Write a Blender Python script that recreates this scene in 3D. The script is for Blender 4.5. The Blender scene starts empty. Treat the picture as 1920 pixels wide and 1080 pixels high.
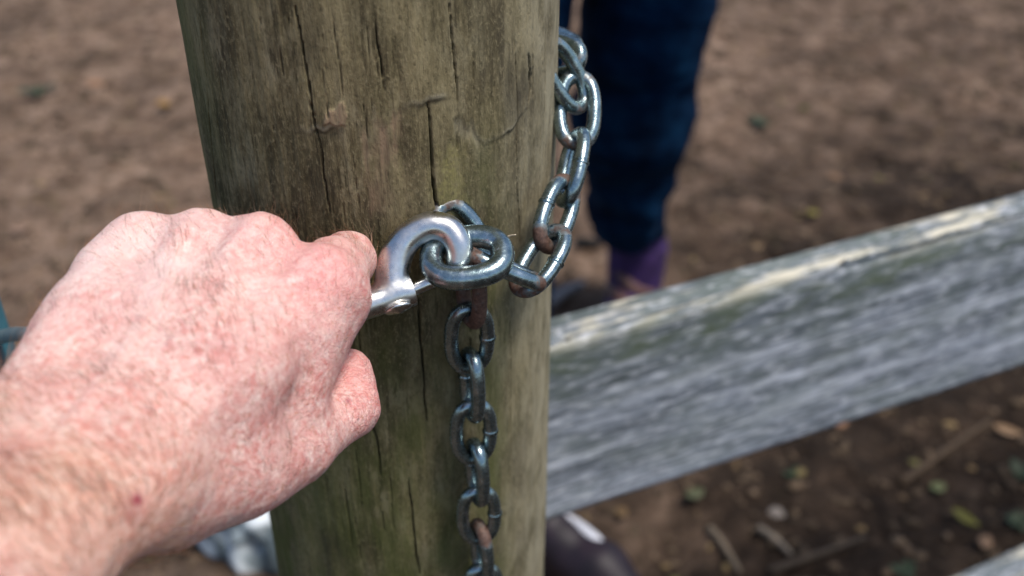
import bpy, math, random
import numpy as np
from mathutils import Vector, Matrix

R = math.radians
rng = np.random.default_rng(7)
random.seed(7)
S = bpy.context.scene
COL = S.collection

# ------------------------------------------------------------------ camera
CAM_Z = 1.17
PITCH = R(32.2)
FPX = 35.0 / 36.0 * 1920.0
cam_d = bpy.data.cameras.new('camera')
cam_d.lens = 35.0; cam_d.sensor_width = 36.0
cam_d.clip_start = 0.02; cam_d.clip_end = 500
cam_d.dof.use_dof = True
cam_d.dof.focus_distance = 0.388
cam_d.dof.aperture_fstop = 6.0
cam_d.dof.aperture_blades = 0
cam = bpy.data.objects.new('camera', cam_d); COL.objects.link(cam)
cam.location = (0, 0, CAM_Z); cam.rotation_euler = (math.pi/2 - PITCH, 0, 0)
S.camera = cam

# ------------------------------------------------------------------ light
SUN_EL, SUN_AZ = R(67), R(122)          # azimuth measured clockwise from +Y
world = bpy.data.worlds.new('World'); S.world = world; world.use_nodes = True
wn = world.node_tree; wn.nodes.clear()
sky = wn.nodes.new('ShaderNodeTexSky'); sky.sky_type = 'NISHITA'; sky.sun_disc = False
sky.sun_elevation = SUN_EL; sky.sun_rotation = SUN_AZ
sky.air_density = 1.0; sky.dust_density = 1.2; sky.ozone_density = 1.0
bg = wn.nodes.new('ShaderNodeBackground'); bg.inputs['Strength'].default_value = 0.065
wo = wn.nodes.new('ShaderNodeOutputWorld')
wn.links.new(sky.outputs[0], bg.inputs[0]); wn.links.new(bg.outputs[0], wo.inputs[0])
sun_d = bpy.data.lights.new('sun', 'SUN'); sun_d.energy = 1.5; sun_d.angle = R(14); sun_d.color = (1, .94, .85)
sun = bpy.data.objects.new('sun', sun_d); COL.objects.link(sun)
sdir = Vector((math.sin(SUN_AZ)*math.cos(SUN_EL), math.cos(SUN_AZ)*math.cos(SUN_EL), math.sin(SUN_EL)))
sun.rotation_euler = sdir.to_track_quat('Z', 'Y').to_euler(); sun.location = sdir*20
S.view_settings.view_transform = 'Standard'; S.view_settings.look = 'None'
S.view_settings.exposure = 1.38; S.view_settings.gamma = 1.0
S.render.engine = 'CYCLES'
S.cycles.use_denoising = True
try: S.cycles.denoiser = 'OPENIMAGEDENOISE'
except Exception: pass
S.cycles.max_bounces = 8

# ------------------------------------------------------------------ measuring helpers
# survey frame: millimetres to the right of, below and in front of the place the photograph was taken from
FW = np.array([0, math.cos(PITCH), -math.sin(PITCH)])
DN = np.array([0, -math.sin(PITCH), -math.cos(PITCH)])
RT = np.array([1.0, 0, 0])
C0 = np.array([0, 0, CAM_Z])
def cs(x, y, d):
    return C0 + (x*RT + y*DN + d*FW)/1000.0
def cs_arr(a):
    a = np.asarray(a, float)
    return C0 + (a[:, :1]*RT + a[:, 1:2]*DN + a[:, 2:3]*FW)/1000.0
def pm(px, py, d):                     # sight line + distance (mm) -> survey frame
    return np.array([(px-960)/FPX*d, (py-540)/FPX*d, d], float)
def at(px, py, d):
    return cs(*pm(px, py, d))
def on_ground(px, py, z=0.0):
    r = FW + (px-960)/FPX*RT + (py-540)/FPX*DN
    return C0 + r*((z-CAM_Z)/r[2])

# ------------------------------------------------------------------ object helpers
def tag(o, label=None, cat=None, group=None, kind=None):
    if label: o['label'] = label
    if cat: o['category'] = cat
    if group: o['group'] = group
    if kind: o['kind'] = kind
    return o
def empty(name, loc=(0, 0, 0)):
    o = bpy.data.objects.new(name, None); o.empty_display_size = .02
    COL.objects.link(o); o.location = loc; return o
def mesh_np(name, v, f, smooth=True):
    me = bpy.data.meshes.new(name)
    v = np.asarray(v, np.float32); f = np.asarray(f, np.int32)
    n = f.shape[1]
    me.vertices.add(len(v)); me.vertices.foreach_set('co', v.ravel())
    me.loops.add(f.size); me.loops.foreach_set('vertex_index', f.ravel())
    me.polygons.add(len(f)); me.polygons.foreach_set('loop_start', np.arange(0, f.size, n, dtype=np.int32))
    try: me.polygons.foreach_set('loop_total', np.full(len(f), n, np.int32))
    except Exception: pass
    me.update(calc_edges=True); me.validate()
    if smooth: me.polygons.foreach_set('use_smooth', np.ones(len(me.polygons), bool))
    return me
def mesh_py(name, v, f, smooth=True):
    me = bpy.data.meshes.new(name); me.from_pydata([tuple(map(float, p)) for p in v], [], f); me.update()
    if smooth:
        for p in me.polygons: p.use_smooth = True
    return me
def obj(name, me, mat, parent=None):
    o = bpy.data.objects.new(name, me); COL.objects.link(o)
    if mat and not me.materials: me.materials.append(mat)
    if parent: 
        o.parent = parent
        o.matrix_parent_inverse = Matrix.Translation(-parent.location) if parent.parent is None else Matrix.Identity(4)
    return o
def attr(me, name, vals):
    a = me.attributes.new(name, 'FLOAT', 'POINT'); a.data.foreach_set('value', np.asarray(vals, np.float32))
def grid_faces(nu, nv, wrap_u=False):
    i = np.arange(nu if wrap_u else nu-1); j = np.arange(nv-1)
    I, J = np.meshgrid(i, j, indexing='ij'); I2 = (I+1) % nu
    return np.stack([I*nv+J, I2*nv+J, I2*nv+J+1, I*nv+J+1], -1).reshape(-1, 4)
def frames(P):
    P = np.asarray(P, float); T = np.gradient(P, axis=0); T /= np.linalg.norm(T, axis=1)[:, None]
    n = np.cross(T[0], [0.31, 0.52, 0.8]); n /= np.linalg.norm(n); N = [n]
    for t in T[1:]:
        n = n - t*np.dot(n, t); n /= np.linalg.norm(n); N.append(n)
    N = np.array(N); return T, N, np.cross(T, N)
def tube(P, r, seg=12, caps=True):
    P = np.asarray(P, float); r = np.broadcast_to(np.asarray(r, float), (len(P),))
    T, N, B = frames(P); a = np.linspace(0, 2*np.pi, seg, endpoint=False)
    V = P[:, None]+r[:, None, None]*(np.cos(a)[None, :, None]*N[:, None]+np.sin(a)[None, :, None]*B[:, None])
    V = V.reshape(-1, 3); F = []
    for i in range(len(P)-1):
        for j in range(seg):
            k = (j+1) % seg
            F.append((i*seg+j, i*seg+k, (i+1)*seg+k, (i+1)*seg+j))
    if caps:
        F.append(tuple(range(seg))[::-1]); F.append(tuple(range((len(P)-1)*seg, len(P)*seg)))
    return V, F
def merge(parts):
    V = []; F = []; n = 0
    for v, f in parts:
        V.extend(list(v)); F.extend([tuple(i+n for i in q) for q in f]); n += len(v)
    return np.array(V), F
def catmull(P, n):
    P = np.asarray(P, float); P = np.vstack([2*P[0]-P[1], P, 2*P[-1]-P[-2]]); out = []
    for i in range(1, len(P)-2):
        for t in np.linspace(0, 1, n, endpoint=False):
            a, b, c, d = P[i-1:i+3]
            out.append(.5*(2*b+(c-a)*t+(2*a-5*b+4*c-d)*t*t+(3*b-a-3*c+d)*t**3))
    out.append(P[-2]); return np.array(out)

# ---- value noise
def _hash(i, j, k, seed):
    n = (i*374761393 + j*668265263 + k*2147483647 + seed*1274126177) & 0xFFFFFFFF
    n = ((n ^ (n >> 13))*1274126177) & 0xFFFFFFFF
    n = (n ^ (n >> 16)) & 0xFFFFFFFF
    return n.astype(np.float64)/4294967295.0*2-1
def vnoise(p, seed=0):
    p = np.asarray(p, float); i = np.floor(p).astype(np.int64); f = p-i; u = f*f*(3-2*f)
    r = 0
    for dx in (0, 1):
        for dy in (0, 1):
            for dz in (0, 1):
                w = (u[:, 0] if dx else 1-u[:, 0])*(u[:, 1] if dy else 1-u[:, 1])*(u[:, 2] if dz else 1-u[:, 2])
                r = r + w*_hash(i[:, 0]+dx, i[:, 1]+dy, i[:, 2]+dz, seed)
    return r
def fbm(p, oct=4, seed=0, gain=.5):
    p = np.asarray(p, float); r = 0; a = 1.0
    for o in range(oct):
        r = r + a*vnoise(p*2**o+o*17.3, seed+o); a *= gain
    return r

# ---- distance fields -> one continuous skin
class Field:
    def __init__(s, lo, hi, h):
        s.lo = np.array(lo, float); s.h = h
        s.n = np.ceil((np.array(hi)-s.lo)/h).astype(int)+1
        s.f = np.full(s.n, 1e3, np.float32)
    def block(s, lo, hi):
        a = np.clip(np.floor((np.array(lo)-s.lo)/s.h).astype(int), 0, s.n); b = np.clip(np.ceil((np.array(hi)-s.lo)/s.h).astype(int)+1, 0, s.n)
        if (b-a).min() <= 0: return None, None
        ax = [(s.lo[i]+s.h*np.arange(a[i], b[i])).astype(np.float32) for i in range(3)]
        return (slice(a[0], b[0]), slice(a[1], b[1]), slice(a[2], b[2])), np.meshgrid(*ax, indexing='ij', sparse=True)
    def add(s, sl, d, k, sub=False):
        g = s.f[sl]
        if sub: g = -g
        if k > 0:
            m = np.maximum(k-np.abs(g-d), 0)/k
            o = np.minimum(g, d)-m*m*k*.25
        else: o = np.minimum(g, d)
        s.f[sl] = -o if sub else o
    def cone(s, a, b, ra, rb, k=3.0, sub=False):
        a = np.array(a, float); b = np.array(b, float); M = max(ra, rb)+2*k+3*s.h
        sl, X = s.block(np.minimum(a, b)-M, np.maximum(a, b)+M)
        if sl is None: return s
        ab = b-a; L = max(ab@ab, 1e-9)
        t = np.clip(((X[0]-a[0])*ab[0]+(X[1]-a[1])*ab[1]+(X[2]-a[2])*ab[2])/L, 0, 1)
        d = np.sqrt((X[0]-a[0]-t*ab[0])**2+(X[1]-a[1]-t*ab[1])**2+(X[2]-a[2]-t*ab[2])**2)-(ra+t*(rb-ra))
        s.add(sl, d.astype(np.float32), k, sub); return s
    def chain(s, pts, rs, k=2.0, sub=False):
        for i in range(len(pts)-1): s.cone(pts[i], pts[i+1], rs[i], rs[i+1], k, sub)
        return s
    def ell(s, c, M, rad, k=3.0, sub=False):      # rows of M = axes
        c = np.array(c, float); M = np.array(M, float); rad = np.array(rad, float); m = rad.max()+2*k+3*s.h
        sl, X = s.block(c-m, c+m)
        if sl is None: return s
        q = [((X[0]-c[0])*M[i, 0]+(X[1]-c[1])*M[i, 1]+(X[2]-c[2])*M[i, 2])/rad[i] for i in range(3)]
        r = np.sqrt(q[0]**2+q[1]**2+q[2]**2); r2 = np.sqrt((q[0]/rad[0])**2+(q[1]/rad[1])**2+(q[2]/rad[2])**2)+1e-6
        s.add(sl, (r*(r-1)/r2).astype(np.float32), k, sub); return s
    def mesh(s):
        f = s.f; n = np.array(f.shape); g = f < 0
        c = [g[dx:n[0]-1+dx, dy:n[1]-1+dy, dz:n[2]-1+dz] for dx in (0, 1) for dy in (0, 1) for dz in (0, 1)]
        sm = sum(x.astype(np.int8) for x in c); act = (sm > 0) & (sm < 8)
        idx = np.argwhere(act); ids = np.full(act.shape, -1, np.int64); ids[act] = np.arange(len(idx))
        acc = np.zeros((len(idx), 3)); cnt = np.zeros(len(idx))
        cor = [(dx, dy, dz) for dx in (0, 1) for dy in (0, 1) for dz in (0, 1)]
        val = {q: f[idx[:, 0]+q[0], idx[:, 1]+q[1], idx[:, 2]+q[2]].astype(float) for q in cor}
        for q in cor:
            for ax in range(3):
                if q[ax] == 0:
                    p = list(q); p[ax] = 1; p = tuple(p); a, b = val[q], val[p]; m = (a < 0) != (b < 0)
                    t = np.where(m, a/np.where(m, a-b, 1), 0)
                    e = np.tile(np.array(q, float), (len(idx), 1)); e[:, ax] = t
                    acc += e*m[:, None]; cnt += m
        V = s.lo+s.h*(idx+acc/cnt[:, None]); F = []
        for ax in range(3):
            a1, a2 = (ax+1) % 3, (ax+2) % 3
            sl0 = [slice(None)]*3; sl1 = [slice(None)]*3; sl0[ax] = slice(0, -1); sl1[ax] = slice(1, None)
            ch = g[tuple(sl0)] != g[tuple(sl1)]; E = np.argwhere(ch)
            E = E[(E[:, a1] > 0) & (E[:, a2] > 0) & (E[:, a1] < n[a1]-1) & (E[:, a2] < n[a2]-1)]
            ins = g[E[:, 0], E[:, 1], E[:, 2]]
            def cid(d1, d2):
                q = E.copy(); q[:, a1] += d1; q[:, a2] += d2; return ids[q[:, 0], q[:, 1], q[:, 2]]
            Q = np.stack([cid(-1, -1), cid(0, -1), cid(0, 0), cid(-1, 0)], 1)
            Q[~ins] = Q[~ins][:, ::-1]; F.append(Q)
        F = np.vstack(F); F = F[(F >= 0).all(1)]
        return V, F
def vnormals(V, F):
    a = np.cross(V[F[:, 2]]-V[F[:, 0]], V[F[:, 3]]-V[F[:, 1]]); N = np.zeros_like(V)
    for i in range(4): np.add.at(N, F[:, i], a)
    return N/np.maximum(np.linalg.norm(N, axis=1), 1e-12)[:, None]
def relax(V, F, it=2, lam=.5):
    for _ in range(it):
        A = np.zeros_like(V); c = np.zeros(len(V))
        for i in range(4):
            np.add.at(A, F[:, i], V[F[:, (i+1) % 4]]); np.add.at(A, F[:, i], V[F[:, (i+3) % 4]]); np.add.at(c, F[:, i], 2)
        V = V+lam*(A/np.maximum(c, 1)[:, None]-V)
    return V

# ------------------------------------------------------------------ materials
class N:
    def __init__(s, name):
        s.m = bpy.data.materials.new(name); s.m.use_nodes = True; s.t = s.m.node_tree
        s.b = s.t.nodes['Principled BSDF']; s.out = s.t.nodes['Material Output']
        s.co = s.t.nodes.new('ShaderNodeTexCoord').outputs['Object']
    def put(s, sock, v):
        if isinstance(v, bpy.types.NodeSocket): s.t.links.new(v, sock)
        elif hasattr(sock.default_value, '__len__') and len(sock.default_value) == 4 and len(v) == 3: sock.default_value = (*v, 1)
        else: sock.default_value = v
    def new(s, typ, ins=None, **kw):
        n = s.t.nodes.new(typ)
        for k, v in kw.items(): setattr(n, k, v)
        for k, v in (ins or {}).items(): s.put(n.inputs[k], v)
        return n
    def scale(s, v, sc, loc=(0, 0, 0), rot=(0, 0, 0)):
        return s.new('ShaderNodeMapping', {'Vector': v, 'Scale': sc, 'Location': loc, 'Rotation': rot}).outputs[0]
    def noise(s, sc, detail=4, rough=.55, vec=None, dist=0, col=False):
        n = s.new('ShaderNodeTexNoise', {'Vector': vec if vec is not None else s.co, 'Scale': sc, 'Detail': detail, 'Roughness': rough, 'Distortion': dist})
        return n.outputs['Color' if col else 'Fac']
    def voro(s, sc, vec=None, feature='F1', out='Distance', rand=1):
        return s.new('ShaderNodeTexVoronoi', {'Vector': vec if vec is not None else s.co, 'Scale': sc, 'Randomness': rand}, feature=feature).outputs[out]
    def ramp(s, fac, stops, interp='LINEAR'):
        n = s.new('ShaderNodeValToRGB', {'Fac': fac}); e = n.color_ramp.elements; n.color_ramp.interpolation = interp
        while len(e) < len(stops): e.new(.5)
        for el, (p, c) in zip(e, stops):
            el.position = p; el.color = (*c, 1) if hasattr(c, '__len__') else (c, c, c, 1)
        return n.outputs['Color']
    def mix(s, f, a, b, mode='MIX'):
        n = s.new('ShaderNodeMix', data_type='RGBA', blend_type=mode); n.clamp_factor = True
        s.put(n.inputs[0], f); s.put(n.inputs[6], a); s.put(n.inputs[7], b); return n.outputs[2]
    def math(s, op, a, b=0.0, clamp=False):
        n = s.new('ShaderNodeMath', operation=op, use_clamp=clamp); s.put(n.inputs[0], a); s.put(n.inputs[1], b); return n.outputs[0]
    def at(s, name, typ='GEOMETRY'):
        return s.new('ShaderNodeAttribute', attribute_name=name, attribute_type=typ).outputs['Fac']
    def bump(s, h, strength=.5, dist=.001, nrm=None):
        ins = {'Height': h, 'Strength': strength, 'Distance': dist}
        if nrm is not None: ins['Normal'] = nrm
        return s.new('ShaderNodeBump', ins).outputs[0]
    def set(s, **kw):
        names = {'color': 'Base Color', 'rough': 'Roughness', 'metal': 'Metallic', 'normal': 'Normal', 'sss': 'Subsurface Weight', 'spec': 'Specular IOR Level'}
        for k, v in kw.items(): s.put(s.b.inputs[names.get(k, k)], v)
        return s.m

def mat_skin():
    s = N('skin')
    big = s.noise(60, 3, .6); mid = s.noise(330, 4, .62, dist=.5); spot = s.noise(620, 3, .6, dist=.6)
    c = s.ramp(big, [(.3, (.68, .33, .285)), (.5, (.76, .44, .38)), (.7, (.83, .55, .48))])
    zone = s.ramp(s.noise(48, 2, .5), [(.36, .55), (.62, 1)])
    c = s.mix(s.math('MULTIPLY', zone, s.ramp(mid, [(.48, 0), (.66, .9)])), c, (.62, .20, .17))
    c = s.mix(s.math('MULTIPLY', zone, s.ramp(mid, [(.32, .85), (.47, 0)])), c, (.90, .68, .60))
    c = s.mix(s.ramp(spot, [(.57, 0), (.69, .65)]), c, (.47, .18, .09))
    c = s.mix(s.math('MULTIPLY', s.at('red'), .62), c, (.74, .28, .27))
    c = s.mix(s.math('MULTIPLY', s.at('tan'), .5), c, (.68, .40, .255))
    c = s.mix(s.math('MULTIPLY', s.at('pale'), .62), c, (.90, .68, .62))
    c = s.mix(s.math('MULTIPLY', s.at('vein'), .10), c, (.42, .36, .36))
    c = s.mix(s.at('scab'), c, (.30, .03, .05))
    fine = s.voro(900, feature='DISTANCE_TO_EDGE'); pore = s.noise(2200, 3, .6)
    st = s.scale(s.co, (1, 1, 1), rot=(.5, .2, .6)); lines = s.noise(420, 4, .62, vec=s.scale(st, (1, 2.6, 1)))
    h = s.math('ADD', s.math('MULTIPLY', s.ramp(fine, [(0, 0), (.16, 1)]), .35), s.math('MULTIPLY', pore, .35))
    h = s.math('ADD', h, s.math('MULTIPLY', lines, 1.1)); h = s.math('ADD', h, s.math('MULTIPLY', mid, .6))
    ph = s.math('ADD', s.math('MULTIPLY', s.at('tcoord'), 1700), s.math('MULTIPLY', s.noise(110, 4, .65), 22)); cr = s.math('POWER', s.math('ABSOLUTE', s.math('SINE', ph)), .35)
    h = s.math('ADD', h, s.math('MULTIPLY', s.math('MULTIPLY', cr, s.at('tmask')), 2.0))
    return s.set(color=c, rough=s.ramp(mid, [(.3, .34), (.7, .52)]), normal=s.bump(h, .65, .0008), sss=.2, spec=.5,
                 **{'Subsurface Radius': (1.0, .35, .2), 'Subsurface Scale': .0035})
def mat_hair():
    s = N('hair'); c = s.ramp(s.noise(60, 1), [(.35, (.10, .04, .018)), (.55, (.24, .10, .04)), (.75, (.5, .32, .22))])
    return s.set(color=c, rough=.45)
def mat_post():
    s = N('post_wood')
    v = s.scale(s.co, (1, 1, .10)); v2 = s.scale(s.co, (1, 1, .38)); gran = s.noise(700, 4, .75, vec=s.scale(s.co, (1, 1, .5)))
    g = s.noise(330, 6, .65, vec=v, dist=.25); g2 = s.noise(120, 5, .6, vec=v2, dist=.3); blot = s.noise(26, 4, .55)
    fine = s.noise(900, 3, .6, vec=s.scale(s.co, (1, 1, .12)))
    c = s.ramp(g2, [(.28, (.058, .043, .021)), (.5, (.158, .124, .064)), (.72, (.30, .252, .15))])
    c = s.mix(s.ramp(g, [(.36, .85), (.48, 0)]), c, (.036, .025, .012))
    c = s.mix(s.ramp(g, [(.55, 0), (.72, .5)]), c, (.32, .25, .13))
    c = s.mix(s.ramp(blot, [(.52, 0), (.68, .45)]), c, (.06, .046, .028))
    tone = s.noise(38, 3, .5, vec=s.scale(s.co, (1, 1, .45))); c = s.mix(s.ramp(tone, [(.36, .65), (.49, 0)]), c, (.055, .040, .020)); c = s.mix(s.ramp(tone, [(.52, 0), (.68, .5)]), c, (.31, .25, .13))
    c = s.mix(s.ramp(gran, [(.52, 0), (.68, .55)]), c, (.35, .285, .16)); c = s.mix(s.ramp(gran, [(.32, .65), (.46, 0)]), c, (.045, .034, .018))
    al = s.math('MULTIPLY', s.at('algae'), s.ramp(s.noise(60, 5, .65, vec=s.scale(s.co, (1, 1, .4))), [(.32, .1), (.6, 1)]))
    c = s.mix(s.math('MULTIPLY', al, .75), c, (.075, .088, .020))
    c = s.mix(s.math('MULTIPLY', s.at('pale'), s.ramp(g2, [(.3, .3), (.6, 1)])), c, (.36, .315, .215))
    c = s.mix(s.math('MULTIPLY', s.at('tan'), s.ramp(g, [(.35, .25), (.6, 1)])), c, (.30, .20, .125))
    c = s.mix(s.math('MULTIPLY', s.at('lichen'), s.ramp(s.noise(420, 4, .7), [(.35, .1), (.6, 1)])), c, (.26, .225, .085))
    c = s.mix(s.math('MULTIPLY', s.at('stain_shadow'), .8), c, (.030, .024, .018))
    c = s.mix(s.at('crack'), c, (.012, .008, .005))
    h = s.math('ADD', s.math('MULTIPLY', g, 1.0), s.math('MULTIPLY', fine, .45)); h = s.math('ADD', h, s.math('MULTIPLY', gran, .7))
    return s.set(color=c, rough=.82, normal=s.bump(h, .8, .0011), spec=.25)
def mat_rail():
    s = N('weathered_rail')
    u = s.at('along'); w = s.at('across')
    v = s.new('ShaderNodeCombineXYZ', {'X': u, 'Y': w, 'Z': s.at('through')}).outputs[0]
    g = s.noise(260, 3, .55, vec=s.scale(v, (.02, 1, 1))); g2 = s.noise(60, 4, .6, vec=s.scale(v, (.05, 1, 1))); bl = s.noise(20, 5, .65, vec=s.scale(v, (.5, 1, 1)))
    sp = s.noise(190, 4, .65, vec=s.scale(v, (.24, 1, 1)))
    c = s.ramp(g2, [(.32, (.10, .115, .13)), (.5, (.29, .315, .355)), (.68, (.60, .62, .68))])
    c = s.mix(s.ramp(g, [(.38, .7), (.5, 0)]), c, (.06, .07, .076))
    c = s.mix(s.ramp(s.math('ADD', s.math('MULTIPLY', w, 5.0), s.math('MULTIPLY', bl, .9)), [(-.10, 0), (.5, .8)]), c, (.085, .105, .105))
    c = s.mix(s.ramp(sp, [(.52, 0), (.64, .7)]), c, (.62, .63, .67)); c = s.mix(s.ramp(sp, [(.36, .6), (.46, 0)]), c, (.06, .068, .074))
    c = s.mix(s.math('MULTIPLY', s.ramp(bl, [(.45, 0), (.62, 1)]), .3), c, (.12, .145, .10))
    c = s.mix(s.math('MULTIPLY', s.at('top'), s.ramp(s.noise(70, 4, .7, vec=s.scale(v, (.12, 1, 1))), [(.50, 0), (.60, .9)])), c, (.60, .55, .43))
    c = s.mix(s.math('MULTIPLY', s.at('moss'), s.ramp(s.noise(45, 4, .6, vec=s.scale(v, (.4, 1, 1))), [(.45, 0), (.62, .65)])), c, (.085, .105, .05))
    ln = s.noise(34, 3, .6, vec=s.scale(v, (.035, 1, 1)), dist=.1); lm = s.ramp(s.math('ABSOLUTE', s.math('SUBTRACT', s.math('FRACT', s.math('MULTIPLY', ln, 7)), .5)), [(.0, 1), (.07, 0)])
    c = s.mix(s.math('MULTIPLY', lm, .45), c, (.035, .04, .042))
    return s.set(color=c, rough=.85, normal=s.bump(s.math('SUBTRACT', g, lm), .4, .0012), spec=.25)
def mat_galv(name='galvanised_chain'):
    s = N(name)
    rust = s.at('rust', 'OBJECT'); tips = s.at('tip')
    n1 = s.noise(260, 5, .65); n2 = s.noise(700, 4, .7); n3 = s.noise(90, 3, .6)
    c = s.ramp(n1, [(.3, (.12, .175, .19)), (.55, (.255, .325, .345)), (.75, (.45, .51, .53))])
    m = s.math('ADD', s.math('MULTIPLY', tips, s.math('ADD', rust, .30)), s.math('MULTIPLY', rust, .62))
    m = s.math('ADD', m, s.math('MULTIPLY', s.math('SUBTRACT', n1, .5), .9)); m = s.math('ADD', m, s.math('MULTIPLY', s.math('SUBTRACT', n3, .5), .5))
    k = s.ramp(m, [(.42, 0), (.62, 1)])
    rc = s.ramp(n2, [(.3, (.045, .024, .017)), (.55, (.115, .062, .044)), (.75, (.20, .125, .095))])
    c = s.mix(k, c, rc)
    c = s.mix(s.ramp(s.noise(130, 3), [(.58, 0), (.75, .35)]), c, (.18, .26, .26))
    s.put(s.b.inputs['Metallic'], s.math('SUBTRACT', .95, s.math('MULTIPLY', k, .8)))
    rough = s.math('ADD', s.math('MULTIPLY', k, .38), s.ramp(n2, [(.3, .17), (.7, .32)]))
    h = s.math('ADD', s.math('MULTIPLY', n1, .6), s.math('MULTIPLY', n2, .5))
    return s.set(color=c, rough=rough, normal=s.bump(h, .35, .0005))
def mat_nickel():
    s = N('nickel_plate'); n = s.noise(420, 4, .7); pit = s.voro(520)
    p = s.ramp(s.math('ADD', pit, s.math('MULTIPLY', n, .55)), [(.20, 1), (.34, 0)])
    c = s.mix(p, s.ramp(n, [(.3, (.52, .51, .49)), (.7, (.68, .67, .65))]), (.36, .36, .36))
    return s.set(color=c, metal=1.0, rough=s.ramp(s.noise(160, 4), [(.35, .22), (.7, .38)]), normal=s.bump(s.math('SUBTRACT', s.math('MULTIPLY', n, .5), p), .3, .0004))
def mat_simple(name, stops, scale=30, rough=.7, bump=.3, bd=.002, metal=0, detail=4, spec=.4):
    s = N(name); n = s.noise(scale, detail, .6)
    k = len(stops); c = s.ramp(n, [(.3+.4*i/max(k-1, 1), st) for i, st in enumerate(stops)])
    return s.set(color=c, rough=rough, metal=metal, spec=spec, normal=s.bump(s.noise(scale*4, 4, .6), bump, bd))
def mat_soil():
    s = N('soil')
    a = s.noise(2.2, 4, .6); b = s.noise(14, 5, .65); c_ = s.noise(60, 5, .7); d = s.noise(5.5, 4, .6)
    paler = s.ramp(b, [(.28, (.10, .060, .038)), (.5, (.245, .162, .112)), (.72, (.415, .292, .215))])
    darker = s.ramp(b, [(.3, (.010, .006, .004)), (.52, (.030, .0195, .013)), (.74, (.082, .054, .037))])
    m = s.math('ADD', s.at('soil_dark'), s.math('MULTIPLY', s.math('SUBTRACT', a, .5), .9)); m = s.math('ADD', m, s.math('MULTIPLY', s.math('SUBTRACT', d, .5), 1.1))
    c = s.mix(s.ramp(m, [(.2, 0), (.8, 1)]), paler, darker)
    c = s.mix(s.ramp(c_, [(.56, 0), (.7, .45)]), c, (.22, .155, .108))
    c = s.mix(s.ramp(c_, [(.32, .7), (.45, 0)]), c, (.03, .021, .015))
    c = s.mix(s.math('MULTIPLY', s.ramp(s.noise(9, 3, .6), [(.62, 0), (.72, .45)]), s.math('SUBTRACT', 1, s.at('soil_dark'))), c, (.13, .12, .045))
    return s.set(color=c, rough=.95, spec=.15, normal=s.bump(s.math('ADD', b, c_), .9, .02))

M_skin = mat_skin(); M_hair = mat_hair(); M_post = mat_post(); M_rail = mat_rail()
M_chain = mat_galv(); M_nickel = mat_nickel(); M_soil = mat_soil()
M_rust = mat_simple('rusted_iron', [(.07, .026, .014), (.17, .07, .038), (.27, .13, .075)], 500, .85, .6, .0006)
M_teal = mat_simple('teal_paint', [(.022, .085, .12), (.04, .13, .17)], 60, .45, .15, .0006)
M_denim = mat_simple('denim', [(.0007, .0046, .015), (.0016, .0125, .036), (.004, .028, .068)], 16, .95, .3, .002, spec=.06)
M_purple = mat_simple('purple_suede', [(.016, .006, .034), (.05, .02, .105)], 40, .8, .3, .001)
M_dark = mat_simple('dark_leather', [(.007, .004, .007), (.018, .009, .016)], 40, .55, .3, .001)
M_white = mat_simple('white_rubber', [(.5, .51, .56), (.66, .67, .72)], 40, .6, .2, .001)
M_brown = mat_simple('brown_leather', [(.07, .032, .028), (.12, .06, .05)], 40, .6, .3, .001)
M_jacket = mat_simple('dark_jacket', [(.02, .022, .03), (.035, .037, .045)], 30, .9, .3, .002)
M_headskin = mat_simple('plain_skin', [(.5, .29, .21), (.6, .37, .28)], 60, .5, .2, .001)
M_headhair = mat_simple('brown_hair', [(.05, .028, .015), (.11, .06, .03)], 90, .6, .5, .002)

# ------------------------------------------------------------------ ground
def ground_h(x, y):
    p = np.stack([x, y, np.zeros_like(x)], -1)
    near = np.clip(1-np.hypot(x-.3, y-2)/9.0, 0, 1)
    return near*(.030*vnoise(p*2.3, 3)+.014*fbm(p*9, 3, 11)+.007*fbm(p*38, 2, 23))
def axis_pts(lo, hi, step, far):
    a = np.arange(lo, hi, step); g = step; out = []; c = hi
    while c < far: out.append(c); g *= 1.35; c += g
    out2 = []; c = lo-step; g = step
    while c > -far: out2.append(c); g *= 1.35; c -= g
    return np.array(sorted(out2)+list(a)+out)
gx = axis_pts(-2.2, 3.2, .014, 160); gy = axis_pts(.5, 5.2, .014, 160)
GX, GY = np.meshgrid(gx, gy, indexing='ij')
GZ = ground_h(GX.ravel(), GY.ravel())
gme = mesh_np('ground', np.stack([GX.ravel(), GY.ravel(), GZ], -1), grid_faces(len(gx), len(gy)))
dx, dy = GX.ravel(), GY.ravel()
soil_dark = np.clip(.32+.62*np.clip((dx+.05)/.75, 0, 1)*np.clip((3.1-dy)/1.6, 0, 1)+.25*np.clip((1.7-dy)/.7, 0, 1)+.18*np.clip((dx-.2)/1.2, 0, 1), 0, 1)  # soil colour goes darker towards the right and the near side
attr(gme, 'soil_dark', soil_dark)
ground = obj('ground', gme, M_soil); tag(ground, 'bare brown trampled soil with leaf litter', 'ground', kind='structure')
def gz(x, y): return float(ground_h(np.array([x]), np.array([y]))[0])

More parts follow.
